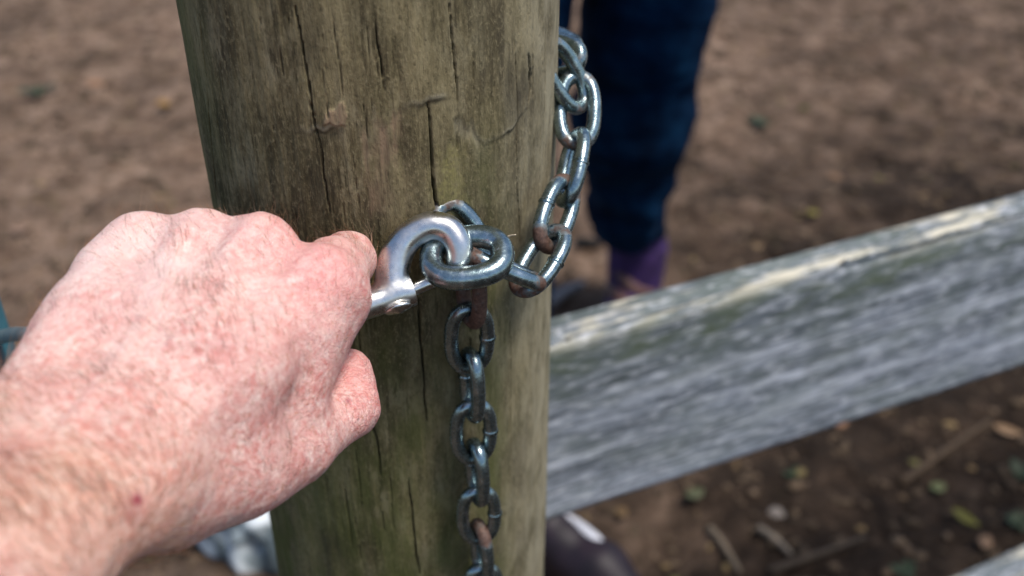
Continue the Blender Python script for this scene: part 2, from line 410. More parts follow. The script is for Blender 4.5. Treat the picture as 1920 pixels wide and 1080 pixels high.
# ------------------------------------------------------------------ post
PX, PY, PR = -0.061, 0.4297, 0.080
POST_TOP = 1.22
def on_post(px, py):
    r = FW + (px-960)/FPX*RT + (py-540)/FPX*DN
    a = r[0]**2+r[1]**2; b = -2*(r[0]*PX+r[1]*PY); c = PX*PX+PY*PY-PR*PR
    disc = b*b-4*a*c; t = (-b-math.sqrt(max(disc, 0)))/(2*a); p = C0+r*t
    return math.atan2(p[0]-PX, -(p[1]-PY))*PR, p[2]         # arc length from the front line, height
def build_post():
    front = np.linspace(-1.75, 1.75, 620); back = np.linspace(1.75, 2*np.pi-1.75, 40)[1:-1]
    th = np.concatenate([front, back])
    z = np.concatenate([np.linspace(-.12, .735, 40)[:-1], np.linspace(.735, 1.085, 620), np.linspace(1.085, POST_TOP-.01, 16)[1:], [POST_TOP-.004, POST_TOP]])
    TH, Z = np.meshgrid(th, z, indexing='ij'); sh = TH.shape
    T = TH.ravel(); Zf = Z.ravel(); A = np.where(T > np.pi, T-2*np.pi, T)*PR
    circ = np.stack([np.sin(T), -np.cos(T)], -1)
    pv = np.column_stack([circ*PR, Zf])
    d = .0016*vnoise(pv*np.array([16, 16, 3]), 5)+.0006*fbm(pv*np.array([70, 70, 9]), 3, 9)
    gr = fbm(pv*np.array([420, 420, 16]), 3, 31); d += .00022*gr
    d -= .0005*np.clip(vnoise(pv*np.array([260, 260, 7]), 41)-.45, 0, 1)*2
    crack = np.zeros_like(d)
    def fissure(pts, w0, w1, depth, jit=.0006, dark=1.0):
        nonlocal d
        P = np.array([on_post(*p) for p in pts]); zz = P[:, 1][::-1]; aa = P[:, 0][::-1]
        lo, hi = zz.min(), zz.max()
        m = (Zf > lo-.002) & (Zf < hi+.002)
        zc = np.clip(Zf[m], lo, hi); u = (zc-lo)/(hi-lo)
        ac = np.interp(zc, zz, aa)+jit*vnoise(np.column_stack([zc*90, zc*0+depth*999, zc*0]), 77)
        w = (w1+(w0-w1)*u)*(.75+.5*np.abs(vnoise(np.column_stack([zc*140, zc*0+3.3, zc*0]), 78)))
        endf = np.clip(np.minimum(Zf[m]-lo, hi-Zf[m])/.012, 0, 1)**.5
        q = np.clip(1-np.abs(A[m]-ac)/(w*np.maximum(endf, .05)), 0, 1)*endf
        d[m] -= depth*np.minimum(q*1.6, 1); crack[m] = np.maximum(crack[m], dark*np.minimum(q*1.5, 1))
    def bulge(pts_poly, h, edge, name=None):
        P = np.array([on_post(*p) for p in pts_poly]); inside = np.ones(len(A))*1e9
        c = P.mean(0); n = len(P)
        for i in range(n):
            a, b = P[i], P[(i+1) % n]; e = b-a; nn = np.array([-e[1], e[0]])/np.hypot(*e)
            if np.dot(c-a, nn) < 0: nn = -nn
            inside = np.minimum(inside, (A-a[0])*nn[0]+(Zf-a[1])*nn[1])
        inside = inside+.0035*fbm(np.column_stack([A*420, Zf*110, A*0]), 3, 91)
        m = np.clip(inside/edge+.5, 0, 1); return m*m*(3-2*m)
    # long drying checks
    fissure([(800, 185), (806, 250), (813, 330), (821, 395), (826, 470), (828, 520)], .0004, .0011, .009)
    fissure([(552, 0), (563, 60), (577, 150), (583, 200), (597, 270), (606, 330), (616, 385), (622, 430)], .00045, .00035, .005)
    fissure([(842, 0), (847, 70), (852, 130), (856, 195)], .00045, .0003, .005)
    fissure([(700, 0), (708, 80), (716, 160), (718, 195)], .00036, .00036, .003, dark=.5)
    fissure([(386, 160), (394, 240), (402, 320), (408, 380)], .0005, .0006, .004)
    fissure([(372, 20), (379, 80), (387, 150)], .0004, .0004, .002, dark=.6)
    fissure([(620, 10), (630, 70), (640, 130), (648, 200)], .00034, .00034, .001, dark=.2)
    fissure([(985, 95), (986, 130), (984, 165), (981, 195)], .0014, .0012, .004, .0015, .8)
    fissure([(990, 100), (991, 150), (990, 185)], .0006, .0006, .003, .001, .7)
    fissure([(960, 60), (962, 200), (963, 330)], .00035, .00035, .0015, dark=.5)
    fissure([(960, 330), (965, 370), (968, 420), (971, 460)], .0006, .0005, .002, dark=.6)
    fissure([(1020, 20), (1016, 200), (1012, 340)], .0003, .0003, .001, dark=.35)
    fissure([(785, 560), (790, 640), (795, 720), (800, 800)], .0004, .0004, .0045, dark=.8)
    fissure([(765, 900), (772, 960), (780, 1020), (786, 1085)], .0005, .0005, .003, dark=.8)
    fissure([(880, 630), (884, 700), (889, 780)], .0004, .0004, .003, dark=.6)
    fissure([(690, 770), (698, 800), (708, 850), (718, 900)], .0008, .0006, .002, .002, .5)
    fissure([(640, 900), (652, 960), (662, 1040)], .0004, .0004, .0015, dark=.4)
    fissure([(955, 560), (957, 700), (958, 900)], .0003, .0003, .001, dark=.3)
    for i in range(70):
        px = random.uniform(360, 1030); py = random.uniform(0, 1000); L = random.uniform(25, 130)
        k = (px-964)/(py-3510)
        fissure([(px, py), (px+k*L*.5+random.uniform(-2, 2), py+L*.5), (px+k*L, py+L)], .00025, .00025, .0010, .0005, random.uniform(.2, .6))
    # lifted flakes and ledges (proud pieces of the old surface)
    tan = np.zeros_like(d); pale = np.zeros_like(d); lich = np.zeros_like(d); stain_shadow = np.zeros_like(d)
    m = bulge([(615, 228), (638, 190), (655, 212), (650, 238)], 1, .001); d += .0009*m; tan = np.maximum(tan, m*.7); 
    m = bulge([(700, 232), (740, 225), (735, 270), (728, 305), (708, 318), (696, 290)], 1, .007); d -= .0006*m; tan = np.maximum(tan, m*.8)
    m = bulge([(700, 310), (722, 315), (715, 400), (692, 395)], 1, .006); tan = np.maximum(tan, m*.55)
    m = bulge([(822, 285), (862, 275), (868, 395), (826, 400)], 1, .012); d -= .0006*m; lich = np.maximum(lich, m*.8)
    m = bulge([(858, 232), (893, 228), (896, 268), (862, 262)], 1, .006); d -= .0006*m; pale = np.maximum(pale, m*.4)
    # curved bark ledge running from the flake up to the gouge
    led = [(545, 255), (600, 245), (650, 238), (720, 226), (785, 192), (860, 182), (905, 275), (940, 252), (980, 203), (1010, 150)]
    L = np.array([on_post(*p) for p in led]); o = np.argsort(L[:, 0]); zl = np.interp(A, L[o, 0], L[o, 1])+.0012*vnoise(np.column_stack([A*300, A*0, A*0]), 15)
    up = 1/(1+np.exp(-(Zf-zl)/.0005)); rngm = np.clip((A-L[o, 0].min())/.01, 0, 1)*np.clip((L[o, 0].max()-A)/.006, 0, 1)
    var = np.clip(.45+vnoise(np.column_stack([A*120, A*0, A*0+4]), 19), .05, 1)
    d += .0010*up*rngm*var*np.exp(-np.clip(Zf-zl, 0, 1)/.03)
    line = np.exp(-((Zf-zl+.0004)/.0008)**2)*rngm*var; crack = np.maximum(crack, line*.55)
    pale = np.maximum(pale, np.exp(-((Zf-zl-.0012)/.0011)**2)*rngm*var*.7)
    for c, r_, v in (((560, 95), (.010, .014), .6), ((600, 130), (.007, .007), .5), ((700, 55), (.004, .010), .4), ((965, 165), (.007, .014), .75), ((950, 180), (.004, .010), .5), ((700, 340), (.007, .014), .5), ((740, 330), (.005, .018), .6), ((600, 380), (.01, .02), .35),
                     ((805, 700), (.010, .03), .5), ((870, 950), (.012, .03), .35), ((940, 710), (.006, .01), .6), ((690, 790), (.004, .012), .6), ((620, 1040), (.01, .02), .5), ((850, 620), (.008, .02), .5), ((868, 700), (.006, .018), .5), ((872, 800), (.006, .02), .45), ((880, 900), (.005, .02), .45), ((992, 440), (.004, .014), .4), ((945, 560), (.006, .012), .35)):  # stains and rub marks, plus chain shadow painted left of its links
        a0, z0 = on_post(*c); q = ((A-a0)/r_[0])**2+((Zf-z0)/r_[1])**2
        stain_shadow = np.maximum(stain_shadow, v*np.exp(-q)*np.clip(.6+fbm(pv*np.array([180, 180, 60]), 3, 51), 0, 1.2))
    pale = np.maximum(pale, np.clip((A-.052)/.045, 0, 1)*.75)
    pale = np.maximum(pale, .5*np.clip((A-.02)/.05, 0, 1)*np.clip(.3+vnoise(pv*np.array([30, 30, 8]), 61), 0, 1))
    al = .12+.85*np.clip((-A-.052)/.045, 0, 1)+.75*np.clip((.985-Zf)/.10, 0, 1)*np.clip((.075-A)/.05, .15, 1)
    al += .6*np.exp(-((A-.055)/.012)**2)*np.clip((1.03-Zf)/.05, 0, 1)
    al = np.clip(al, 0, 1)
    r = PR+d; r = np.where(Zf > POST_TOP-.005, r-.004, r)
    V = np.column_stack([PX+circ[:, 0]*r, PY+circ[:, 1]*r, Zf])
    nu, nv = sh; F = grid_faces(nu, nv, True)
    me = mesh_np('post', V, F)
    top = len(V); 
    for nme, a in (('crack', np.clip(crack, 0, 1)), ('algae', al), ('pale', np.clip(pale, 0, 1)), ('tan', tan), ('lichen', lich), ('stain_shadow', np.clip(stain_shadow, 0, 1))): attr(me, nme, a)
    P = empty('fence_post', (PX, PY, 0)); tag(P, 'round weathered timber fence post with drying cracks and the chain round it', 'fence post')
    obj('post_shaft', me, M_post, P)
    a = np.linspace(0, 2*np.pi, 64, endpoint=False); rings = [(.0, .0005), (.4, .0006), (.8, .0003), (.98, -.0005)]
    cv = []; 
    for rr, dz in rings[1:]: cv += [(PX+rr*(PR-.002)*math.sin(t), PY-rr*(PR-.002)*math.cos(t), POST_TOP+dz) for t in a]
    cv.append((PX, PY, POST_TOP+.0005)); cf = []
    for i in range(2):
        for j in range(64): cf.append((i*64+j, (i+1)*64+j, (i+1)*64+(j+1) % 64, i*64+(j+1) % 64))
    for j in range(64): cf.append((192, j, (j+1) % 64))
    obj('end_grain', mesh_py('end_grain', cv, cf), M_post, P)
build_post()

# ------------------------------------------------------------------ rails
U = np.array([.905, .426, 0]); NB = np.array([-.426, .905, 0])       # along the fence, and out of its far side
def rail(name, origin, z_a, z_b, h_a, h_b, thick, u0, u1, label, seed):
    # one sawn board with worn edges: profile swept along U
    nu = 260; us = np.linspace(u0, u1, nu); prof = []
    nh, nt = 44, 16; e = .004
    for t in np.linspace(0, 1, nh): prof.append((0, -1+t, 'f'))            # front face bottom -> top
    for t in np.linspace(0, 1, nt)[1:]: prof.append((t, 0, 't'))           # top, front -> back
    for t in np.linspace(0, 1, 12)[1:]: prof.append((1, -t, 'b'))
    for t in np.linspace(0, 1, 6)[1:-1]: prof.append((1-t, -1, 'u'))
    n = len(prof); V = np.zeros((nu, n, 3)); al = np.zeros((nu, n)); ac = al.copy(); th = al.copy(); top = al.copy(); moss = al.copy()
    for j, (t, hh, kd) in enumerate(prof):
        w = (us-0)/(.5); ztop = z_a+(z_b-z_a)*w; H = h_a+(h_b-h_a)*w
        q = np.column_stack([us*14, us*0+t*9*thick/.03, us*0+hh*18])
        wob = .0014*vnoise(q*np.array([.2, 1, .35]), seed)
        edge = .0
        if kd in 'ft':
            de = min(abs(hh*.17), 1) if kd == 'f' else t*thick
            edge = np.clip(1-de/.006, 0, 1)*.0035*(1+1.2*vnoise(np.column_stack([us*40, us*0+seed, us*0]), seed))
        off = t*thick+(wob+edge if kd == 'f' else (-wob if kd == 'b' else 0))
        z = ztop+hh*H+(wob*2.2-edge if kd == 't' else 0)
        V[:, j] = np.asarray(origin)[None]+us[:, None]*U+off[:, None]*NB if np.ndim(off) else np.asarray(origin)[None]+us[:, None]*U+off*NB
        V[:, j, 2] = z
        al[:, j] = us; ac[:, j] = hh*H; th[:, j] = t*thick
        top[:, j] = 1 if kd == 't' else (np.clip(1+hh*H/.012, 0, 1)*.7 if kd == 'f' else 0)
        if kd == 'f': moss[:, j] = np.exp(-((hh*H+.022)/.018)**2)
    V = V.reshape(-1, 3); i = np.arange(nu-1); j = np.arange(n); I, J = np.meshgrid(i, j, indexing='ij'); J2 = (J+1) % n
    F = np.stack([I*n+J, (I+1)*n+J, (I+1)*n+J2, I*n+J2], -1).reshape(-1, 4)
    # end caps as quads fans
    me = mesh_np(name, V, F)
    for k, a in (('along', al), ('across', ac), ('through', th), ('top', top), ('moss', moss)): attr(me, k, a.ravel())
    o = obj(name, me, M_rail); tag(o, label, 'fence rail')
    return o
RO = np.array([.0258, .5618, 0]) 
rail('fence_rail', RO,   .7686, .7686, .1655, .182, .029, -.135, 2.4, 'broad weathered grey board rail running right from behind the post', 3)
rail('fence_rail', RO, .222, .222, .15, .15, .034, -.135, 2.4, 'lower pale board rail whose top just enters the bottom right corner', 9)

# ------------------------------------------------------------------ chain
WIRE, HALF, RC = 3.22, 8.4, 7.4
def link_mesh(wire=WIRE, half=HALF, rc=RC, seg=18, narc=20, nst=9, name='chain_link'):
    path = []; e = 2.0/2.45
    for a in np.linspace(2*np.pi, 0, 2*narc+2*nst, endpoint=False):
        c_, s_ = math.cos(a), math.sin(a)
        path.append(((half+rc)*math.copysign(abs(c_)**e, c_), (rc*1.06)*math.copysign(abs(s_)**e, s_), 0))
    P_ = np.array(path+[path[0]]); L_ = np.concatenate([[0], np.cumsum(np.linalg.norm(np.diff(P_, axis=0), axis=1))]); q_ = np.linspace(0, L_[-1], 2*narc+2*nst+1)[:-1]
    path = [(np.interp(t, L_, P_[:, 0]), np.interp(t, L_, P_[:, 1]), 0) for t in q_]
    P = np.array(path); n = len(P); T = np.roll(P, -1, 0)-np.roll(P, 1, 0); T /= np.linalg.norm(T, axis=1)[:, None]
    Z = np.array([0, 0, 1.0]); B = np.cross(T, Z); a = np.linspace(0, 2*np.pi, seg, endpoint=False)
    wr = wire*(1+.02*vnoise(P*.25, 4))
    V = P[:, None]+wr[:, None, None]*(np.cos(a)[None, :, None]*B[:, None]+np.sin(a)[None, :, None]*Z)
    V = V.reshape(-1, 3); F = []
    for i in range(n):
        for j in range(seg):
            F.append((i*seg+j, ((i+1) % n)*seg+j, ((i+1) % n)*seg+(j+1) % seg, i*seg+(j+1) % seg))
    me = mesh_py(name, V/1000, F)
    inner = np.clip(-(np.repeat(1, len(V))*np.cos(np.tile(a, n))*1.0), -1, 1)
    tip = np.clip((np.abs(V[:, 0])-half-.5)/6.0, 0, 1)
    attr(me, 'tip', tip*.8)
    me.materials.append(M_chain); return me
def weld_mesh(wire=WIRE, rc=RC):
    P = []; a = np.linspace(0, 2*np.pi, 20, endpoint=False); V = []; F = []
    prof = [(-1.3, wire*.985), (-.75, wire*1.04), (-.35, wire*1.17), (0.0, wire*.97), (.35, wire*1.15), (.75, wire*1.05), (1.3, wire*.985)]
    for x, r in prof:
        for t in a: V.append((x, rc*1.06+r*math.cos(t), r*math.sin(t)))
    for i in range(len(prof)-1):
        for j in range(20): F.append((i*20+j, i*20+(j+1) % 20, (i+1)*20+(j+1) % 20, (i+1)*20+j))
    me = mesh_py('weld_seam', np.array(V)/1000, F); attr(me, 'tip', np.zeros(len(V))); me.materials.append(M_chain); return me
LINK = link_mesh(); WELD = weld_mesh()
chain = empty('chain', at(880, 430, 412)); tag(chain, 'galvanised steel chain looped round the post with one end hanging down', 'chain')
INV = Matrix.Translation(-chain.location)
links = []
def link(c, ax, roll, rust=.1, weld=1, me=None, wme=None, weld_rust=0):
    """c: centre (survey mm); ax: direction of the long axis; roll: turn of the flat side away from the viewer, degrees"""
    c = np.asarray(c, float); ax = np.asarray(ax, float); ax /= np.linalg.norm(ax)
    v = -c/np.linalg.norm(c); n = v-ax*np.dot(v, ax); n /= np.linalg.norm(n); s = np.cross(n, ax)
    r = R(roll); n2 = n*math.cos(r)+s*math.sin(r); s2 = np.cross(n2, ax)
    def w(q): return Vector(q[0]*RT+q[1]*DN+q[2]*FW)
    X, Zv = w(ax).normalized(), w(n2).normalized(); Y = Zv.cross(X).normalized(); Zv = X.cross(Y)
    m = Matrix((X, Y, Zv)).transposed().to_4x4(); m.translation = Vector(cs(*c))
    o = bpy.data.objects.new('chain_link', me or LINK); COL.objects.link(o); o.parent = chain; o.matrix_parent_inverse = INV; o.matrix_basis = m
    o['rust'] = float(rust)
    if weld:
        k = bpy.data.objects.new('weld_seam', wme or WELD); COL.objects.link(k); k.parent = o; k['rust'] = float(weld_rust)
        if weld < 0: k.matrix_basis = Matrix.Rotation(math.pi, 4, 'Z')
    links.append(o); return o
def plink(p0, p1, roll, **kw):          # ends of the link's centre line
    a = pm(*p0); b = pm(*p1); return link((a+b)/2, b-a, roll, **kw)

# run from behind the post down to the clip
plink((985, 98, 466), (1086, 112, 448), 12, rust=.12, weld=0)          # comes round the back
plink((1038, 106, 436), (1080, 178, 446), 42, rust=.15, weld=0)
plink((1083, 138, 448), (1081, 276, 442), 8, rust=.18, weld=-1)
plink((1086, 250, 440), (1060, 378, 432), -66, rust=.08, weld=1)
plink((1066, 345, 432), (1022, 458, 420), 44, rust=.36, weld=-1)
plink((1044, 436, 420), (982, 541, 408), -42, rust=.22, weld=1)
plink((996, 524, 405), (893, 480, 398), -84, rust=.30, weld=0)
plink((838, 398, 404), (898, 500, 408), 16, rust=.22, weld=0)           # stapled link behind the hook
# hanging tail
def tail(py0, py1, px0, px1, d0, d1, roll, **kw): plink((px0, py0, d0), (px1, py1, d1), roll, **kw)
tail(470, 606, 882, 884, 402, 420, -64, rust=1.2, weld=0)
tail(576, 692, 880, 880, 417, 436, 8, rust=.06, weld=1)
tail(660, 782, 884, 886, 430, 448, -70, rust=.03, weld=-1)
tail(752, 866, 887, 888, 444, 463, 8, rust=.03, weld=1)
tail(832, 938, 893, 896, 456, 475, -70, rust=.03, weld=-1)
tail(912, 1018, 896, 899, 470, 490, 8, rust=.03, weld=1)
tail(980, 1084, 900, 906, 484, 504, -70, rust=.42, weld=0)
tail(1058, 1150, 904, 906, 500, 520, 8, rust=.05, weld=1)
tail(1128, 1215, 908, 909, 515, 535, -58, rust=.05, weld=0)
# round the back of the post, hidden side, to the staple on the far left
zc = cs(*pm(1000, 92, 470))
for i, a in enumerate(np.arange(2.02, 4.0, .33)):
    q = np.array([PX+math.sin(a)*(PR+.010), PY-math.cos(a)*(PR+.010), zc[2]-.004*i]); t = np.array([math.cos(a), math.sin(a), -.05])
    l = q-C0; c = np.array([l@RT, l@DN, l@FW])*1000; l2 = np.array([t@RT, t@DN, t@FW])
    link(c, l2, 40 if i % 2 else -50, rust=.15, weld=0)
# heavy oval connecting link on the hook
BIGL = link_mesh(4.75, 4.4, 9.7, 24, 30, 7, 'connecting_link')
big = link(pm(876, 482, 392), np.array([1.0, -.10, .02]), 0, rust=.02, weld=0, me=BIGL)
big.name = 'connecting_link'
def orient(o, c, ax, up):
    ax = np.asarray(ax, float); ax /= np.linalg.norm(ax); up = np.asarray(up, float); up -= ax*np.dot(ax, up); up /= np.linalg.norm(up); nn = np.cross(ax, up)
    w = lambda q: Vector(q[0]*RT+q[1]*DN+q[2]*FW).normalized()
    X, Y = w(ax), w(up); Z = X.cross(Y); m = Matrix((X, Y, Z)).transposed().to_4x4(); m.translation = Vector(cs(*c)); o.matrix_basis = m
orient(big, pm(875, 482, 391), (1, -.12, .03), (.05, .80, -.60))
# rusted staple
st = [at(815, 402, 417), at(817, 388, 411), at(824, 379, 408), at(832, 384, 409), at(836, 398, 416)]
v, f = tube(catmull(st, 6), .0013, 10); stp = obj('staple', mesh_py('staple', v, f), M_rust)
tag(stp, 'small rusty staple in the wide crack, holding the chain to the post', 'staple')
# straw
sp = catmull([at(948, 446, 409), at(957, 442, 407), at(967, 440, 405)], 5)
v, f = tube(sp, np.linspace(.0005, .00025, len(sp)), 6); stw = obj('straw', mesh_py('straw', v, f), mat_simple('straw', [(.5, .4, .28), (.65, .55, .42)], 90))
tag(stw, 'tiny pale straw sliver stuck on the post right of the oval link', 'straw')

# ------------------------------------------------------------------ snap hook
snap = empty('snap_hook', at(800, 500, 395)); tag(snap, 'shiny nickel bolt snap hook clipped through the oval link, held in the hand', 'snap hook')
B0 = pm(772, 544, 392); B1 = np.array([-64, 8.5, 384.0]); B2 = np.array([-128, 27, 362.0])     # barrel, rim -> tail
bdir = (B1-B0)/np.linalg.norm(B1-B0)
fl = Field((-150, -40, 340), (-8, 50, 410), .55)
def P3(px, py, d): return pm(px, py, d)
hook = catmull([P3(738, 546, 391), P3(736, 512, 391), P3(745, 475, 391), P3(770, 442, 391), P3(808, 423, 391), P3(842, 431, 391), P3(860, 458, 391), P3(862, 486, 392), P3(856, 505, 393)], 5)
hr = np.interp(np.linspace(0, 1, len(hook)), [0, .12, .3, .5, .7, .9, 1], [6.8, 6.4, 5.7, 5.2, 5.0, 4.8, 4.2])
fl = Field((-75, -38, 374), (-10, 26, 404), .4)
fl.chain(list(hook), list(hr), 1.2)
fl.cone(B0+bdir*1.2, B1, 6.0, 6.0, 2.5); fl.cone(B0+bdir*.6, B0+bdir*1.8, 6.3, 6.3, .6)
V, F = fl.mesh(); V = relax(V, F, 3, .5)
# square off the barrel mouth
keep = np.einsum('ij,j->i', V-B0, -bdir)
nearb = np.linalg.norm((V-B0)-np.outer((V-B0)@bdir, bdir), axis=1) < 6.9
mm = (keep > 0) & nearb & ((V-B0)@bdir > -9); V[mm] += np.outer(keep[mm]*.92, bdir)
hk = obj('hook_body', mesh_np('hook_body', cs_arr(V), F), M_nickel, snap)
fb = Field((-146, 0, 350), (-52, 46, 398), .7)
fb.cone(B1-bdir*3, B1*.45+B2*.55, 6.0, 5.6, 1.0); fb.cone(B1*.45+B2*.55, B1*.3+B2*.7, 4.6, 4.6, .5); fb.cone(B1*.22+B2*.78, B1*.12+B2*.88, 6.2, 5.2, 1)
V, F = fb.mesh(); V = relax(V, F, 2); obj('barrel', mesh_np('barrel', cs_arr(V), F), M_nickel, snap)
ang = np.linspace(0, 2*np.pi, 33); ex = np.array([0, 0, 1.0]); ec = B2+(B2-B1)/np.linalg.norm(B2-B1)*3
d3 = (B2-B1)/np.linalg.norm(B2-B1); ez = np.cross(d3, [0, 1, 0]); ez /= np.linalg.norm(ez)
v, f = tube(cs_arr([ec+d3*9*math.cos(a)+ez*9*math.sin(a) for a in ang]), .0028, 12, False); obj('swivel_eye', mesh_py('swivel_eye', v, f), M_nickel, snap)
bolt = [B0+bdir*4, B0, P3(800, 532, 392), P3(830, 519, 392.5), P3(852, 510, 393)]
v, f = tube(cs_arr(bolt), [.0026]*5, 20); obj('bolt', mesh_py('bolt', v, f), M_nickel, snap)
fk = Field((-60, -2, 372), (-34, 24, 396), .35)
kc = pm(747, 579, 386); ka = np.array([.93, -.30, .1]); ka /= np.linalg.norm(ka); kn = np.array([.1, .90, -.42]); kn -= ka*(ka@kn); kn /= np.linalg.norm(kn)
fk.ell(kc, [ka, kn, np.cross(ka, kn)], (5.6, 1.5, 3.8), .5); fk.cone(kc, kc-kn*6, 1.9, 1.9, .8)
V, F = fk.mesh(); obj('thumb_stud', mesh_np('thumb_stud', cs_arr(V), F), M_nickel, snap)

# ------------------------------------------------------------------ hand
def build_hand():
    nrm = lambda v: np.asarray(v, float)/np.linalg.norm(v)
    W = pm(145, 862, 298)
    I, Mi, Ri, Pi = pm(600, 536, 351), pm(484, 474, 354), pm(370, 464, 357), pm(262, 470, 358)
    palm = nrm((-.05, .64, .63)); fw = nrm((I+Mi+Ri+Pi)/4-W); k = nrm(I-Pi)
    side = nrm(np.cross(palm, fw)); 
    if side @ k < 0: side = -side
    f = Field((-215, -48, 205), (-34, 108, 425), 1.05)
    # forearm and wrist (flattened: two bones)
    E = np.array([-178, 112, 190.0]); E2 = W+(E-W)*.5
    fd = nrm(W-E); ws = nrm(side-fd*(side@fd)); wp = np.cross(fd, ws)
    for o_, r0, r1 in ((-14, 19.5, 21), (14, 20, 23)):
        f.cone(W+ws*o_*.95-fd*2, E+ws*o_*1.2, r0, r1+6, 14)
    f.cone(W+ws*0, E, 20, 30, 12)
    f.ell(W-ws*27-fd*6-palm*6, np.array([fd, ws, wp]), (13, 9, 11), 8)      # head of the ulna
    # metacarpals
    offs = {'i': 13, 'm': 4, 'r': -6, 'p': -15}
    for c, (J, o_) in zip('imrp', ((I, 15), (Mi, 5), (Ri, -6), (Pi, -16))):
        a = W+ws*o_+fd*4
        mid = (a+J)/2-palm*2.0+palm*0
        f.chain([a, mid, J+palm*1.0], [17.5, 14.2, 12.2 if c != 'p' else 11.3], 12)
    f.cone(W+ws*-18+palm*6, Pi+palm*9-fw*14, 16, 13, 12)                      # hypothenar
    f.cone(pm(112, 690, 312), pm(212, 515, 346), 10.5, 10, 9); f.cone(pm(212, 515, 346), pm(258, 465, 356), 10, 9, 8)
    f.cone((I+Mi)/2-fw*22+palm*7, (Ri+Pi)/2-fw*20+palm*7, 13, 12, 12)
    # knuckle heads
    for J, r in ((I, 11.8), (Mi, 11.5), (Ri, 10.8), (Pi, 10.0)):
        f.ell(J-palm*2.2+fw*1.0, np.array([fw, side, palm]), (r*1.05, r*.90, r*.96), 9)
    # valleys between the knuckles
    for A_, B_, dp in ((I, Mi, .25), (Mi, Ri, .3), (Ri, Pi, .02)):
        c = (A_+B_)/2-palm*17.2+fw*3
        f.ell(c, np.array([fw, side, palm]), (13, 4.6, 5.4*dp+1), 7, sub=True)
    # fingers round the barrel
    def bar(t): return B1+(B2-B1)*t if t > 0 else B1
    fin = {}
    PIPi = pm(652, 485, 386)
    f.chain([I+palm*1, (I*.5+PIPi*.5)-palm*.5, PIPi], [11.8, 11.6, 10.6], 5)
    c = np.array([-64, 8.5, 384.0])
    DIPi = c+np.array([-7, 3, 17]); TIPi = c+np.array([-13, 17, 4])
    f.chain([PIPi, (PIPi+DIPi)/2+np.array([0, -1, 2]), DIPi, TIPi], [10.4, 9.4, 8.8, 7.4], 2.5)
    for J, t, rad, span in ((Mi, .34, 10.6, 1.0), (Ri, .66, 10.0, .97), (Pi, .95, 8.8, .86)):
        cb = B1+(B2-B1)*t; b = nrm(B2-B1); e1 = nrm(fw-b*(fw@b)); e2 = nrm(palm-b*(palm@b)-e1*(palm@e1)); rr = (6+rad-.8)
        PIP = cb+rr*1.25*(e1*.95-e2*.25)*1.0; DIP = cb+rr*(e1*.35+e2*.95); TIP = cb+rr*(-e1*.75+e2*.6)
        f.chain([J+palm*1, (J+PIP)/2+e1*2, PIP], [rad+1, rad+.4, rad], 4); f.chain([PIP, DIP, TIP], [rad-.2, rad-1.4, rad-2.4], 2.0)
        fin[t] = (PIP, DIP, TIP)
    # thumb
    CM, TM, TI, TT = pm(305, 908, 314), pm(556, 826, 350), pm(654, 764, 372), pm(654, 697, 378)
    f.chain([W+ws*20+palm*3, CM, TM], [17, 18.5, 13.0], 11)
    f.chain([CM*.5+TM*.5, TM, TM*.45+TI*.55, TI], [15, 12.4, 10.2, 10.8], 6)
    f.ell(TI+np.array([1.5, 0, -1]), np.eye(3), (9.6, 10.4, 10.5), 4)
    f.chain([TI, TI*.4+TT*.6, TT], [10.4, 9.6, 9.0], 3)
    # thenar mass and web between thumb and first finger
    f.cone(CM*.35+TM*.65+palm*2, (W+ws*14)*.45+I*.55+palm*7, 13, 13, 14)
    f.cone(CM*.6+TM*.4, (W+ws*12)*.5+I*.5+palm*3, 15, 14, 14)
    f.cone(pm(606, 560, 352), pm(535, 745, 344), 13, 12, 6); f.cone(pm(632, 560, 360), pm(590, 650, 358), 12.3, 11, 6)
    f.cone(TM-fw*4+np.array([-3, -2, -3]), I-fw*16+palm*7+side*1, 9.5, 11.5, 10)
    # tendons and veins of the back
    for J, o_ in ((I, 8), (Mi, 3), (Ri, -3), (Pi, -8)):
        a = W+ws*o_-wp*0-palm*15.5+fd*6; b_ = J-palm*10.6-fw*4; m_ = (a+b_)/2+palm*.3
        f.chain([a, m_, b_], [2.2, 2.6, 3.3], 4)
    vein = [[pm(120, 800, 272), pm(210, 690, 303), pm(290, 560, 331), pm(330, 480, 345)],
            [pm(210, 690, 303), pm(330, 640, 318), pm(420, 540, 336), pm(430, 470, 347)],
            [pm(330, 640, 318), pm(450, 640, 322), pm(520, 570, 336)]]
    V, F = f.mesh(); V = relax(V, F, 4, .5)
    Nn = vnormals(V, F)
    d = .35*vnoise(V*.11, 3)+.22*fbm(V*.28, 2, 8)
    # soft skin folds over thumb joints and finger knuckles
    def folds(c, axis, width, per, amp, rad):
        nonlocal d
        q = V-c; u = q@nrm(axis); rr = np.linalg.norm(q, axis=1); ph = u/per+.5*vnoise(V*.2, 33)
        d = d-amp*np.exp(-(rr/rad)**2)*np.exp(-(u/width)**2)*(np.maximum(np.cos(2*np.pi*ph), 0)**4)
    folds(TI, TT-TM, 9, 3.2, .45, 13); folds(TM, TI-CM, 10, 4.0, .5, 16); folds(PIPi, PIPi-I, 8, 3, .25, 12)
    for v_ in vein:
        cc = catmull(v_, 10); dist = np.min(np.linalg.norm((V[:, None, :2]/V[:, None, 2:]-cc[None, :, :2]/cc[None, :, 2:])*330, axis=2), axis=1)
        vm = np.exp(-(dist/2.2)**2)*(Nn@(-palm) > 0); d = d+.9*vm
        veinm = vm if v_ is vein[0] else np.maximum(veinm, vm)
    V2 = V+Nn*d[:, None]
    me = mesh_np('hand', cs_arr(V2), F)
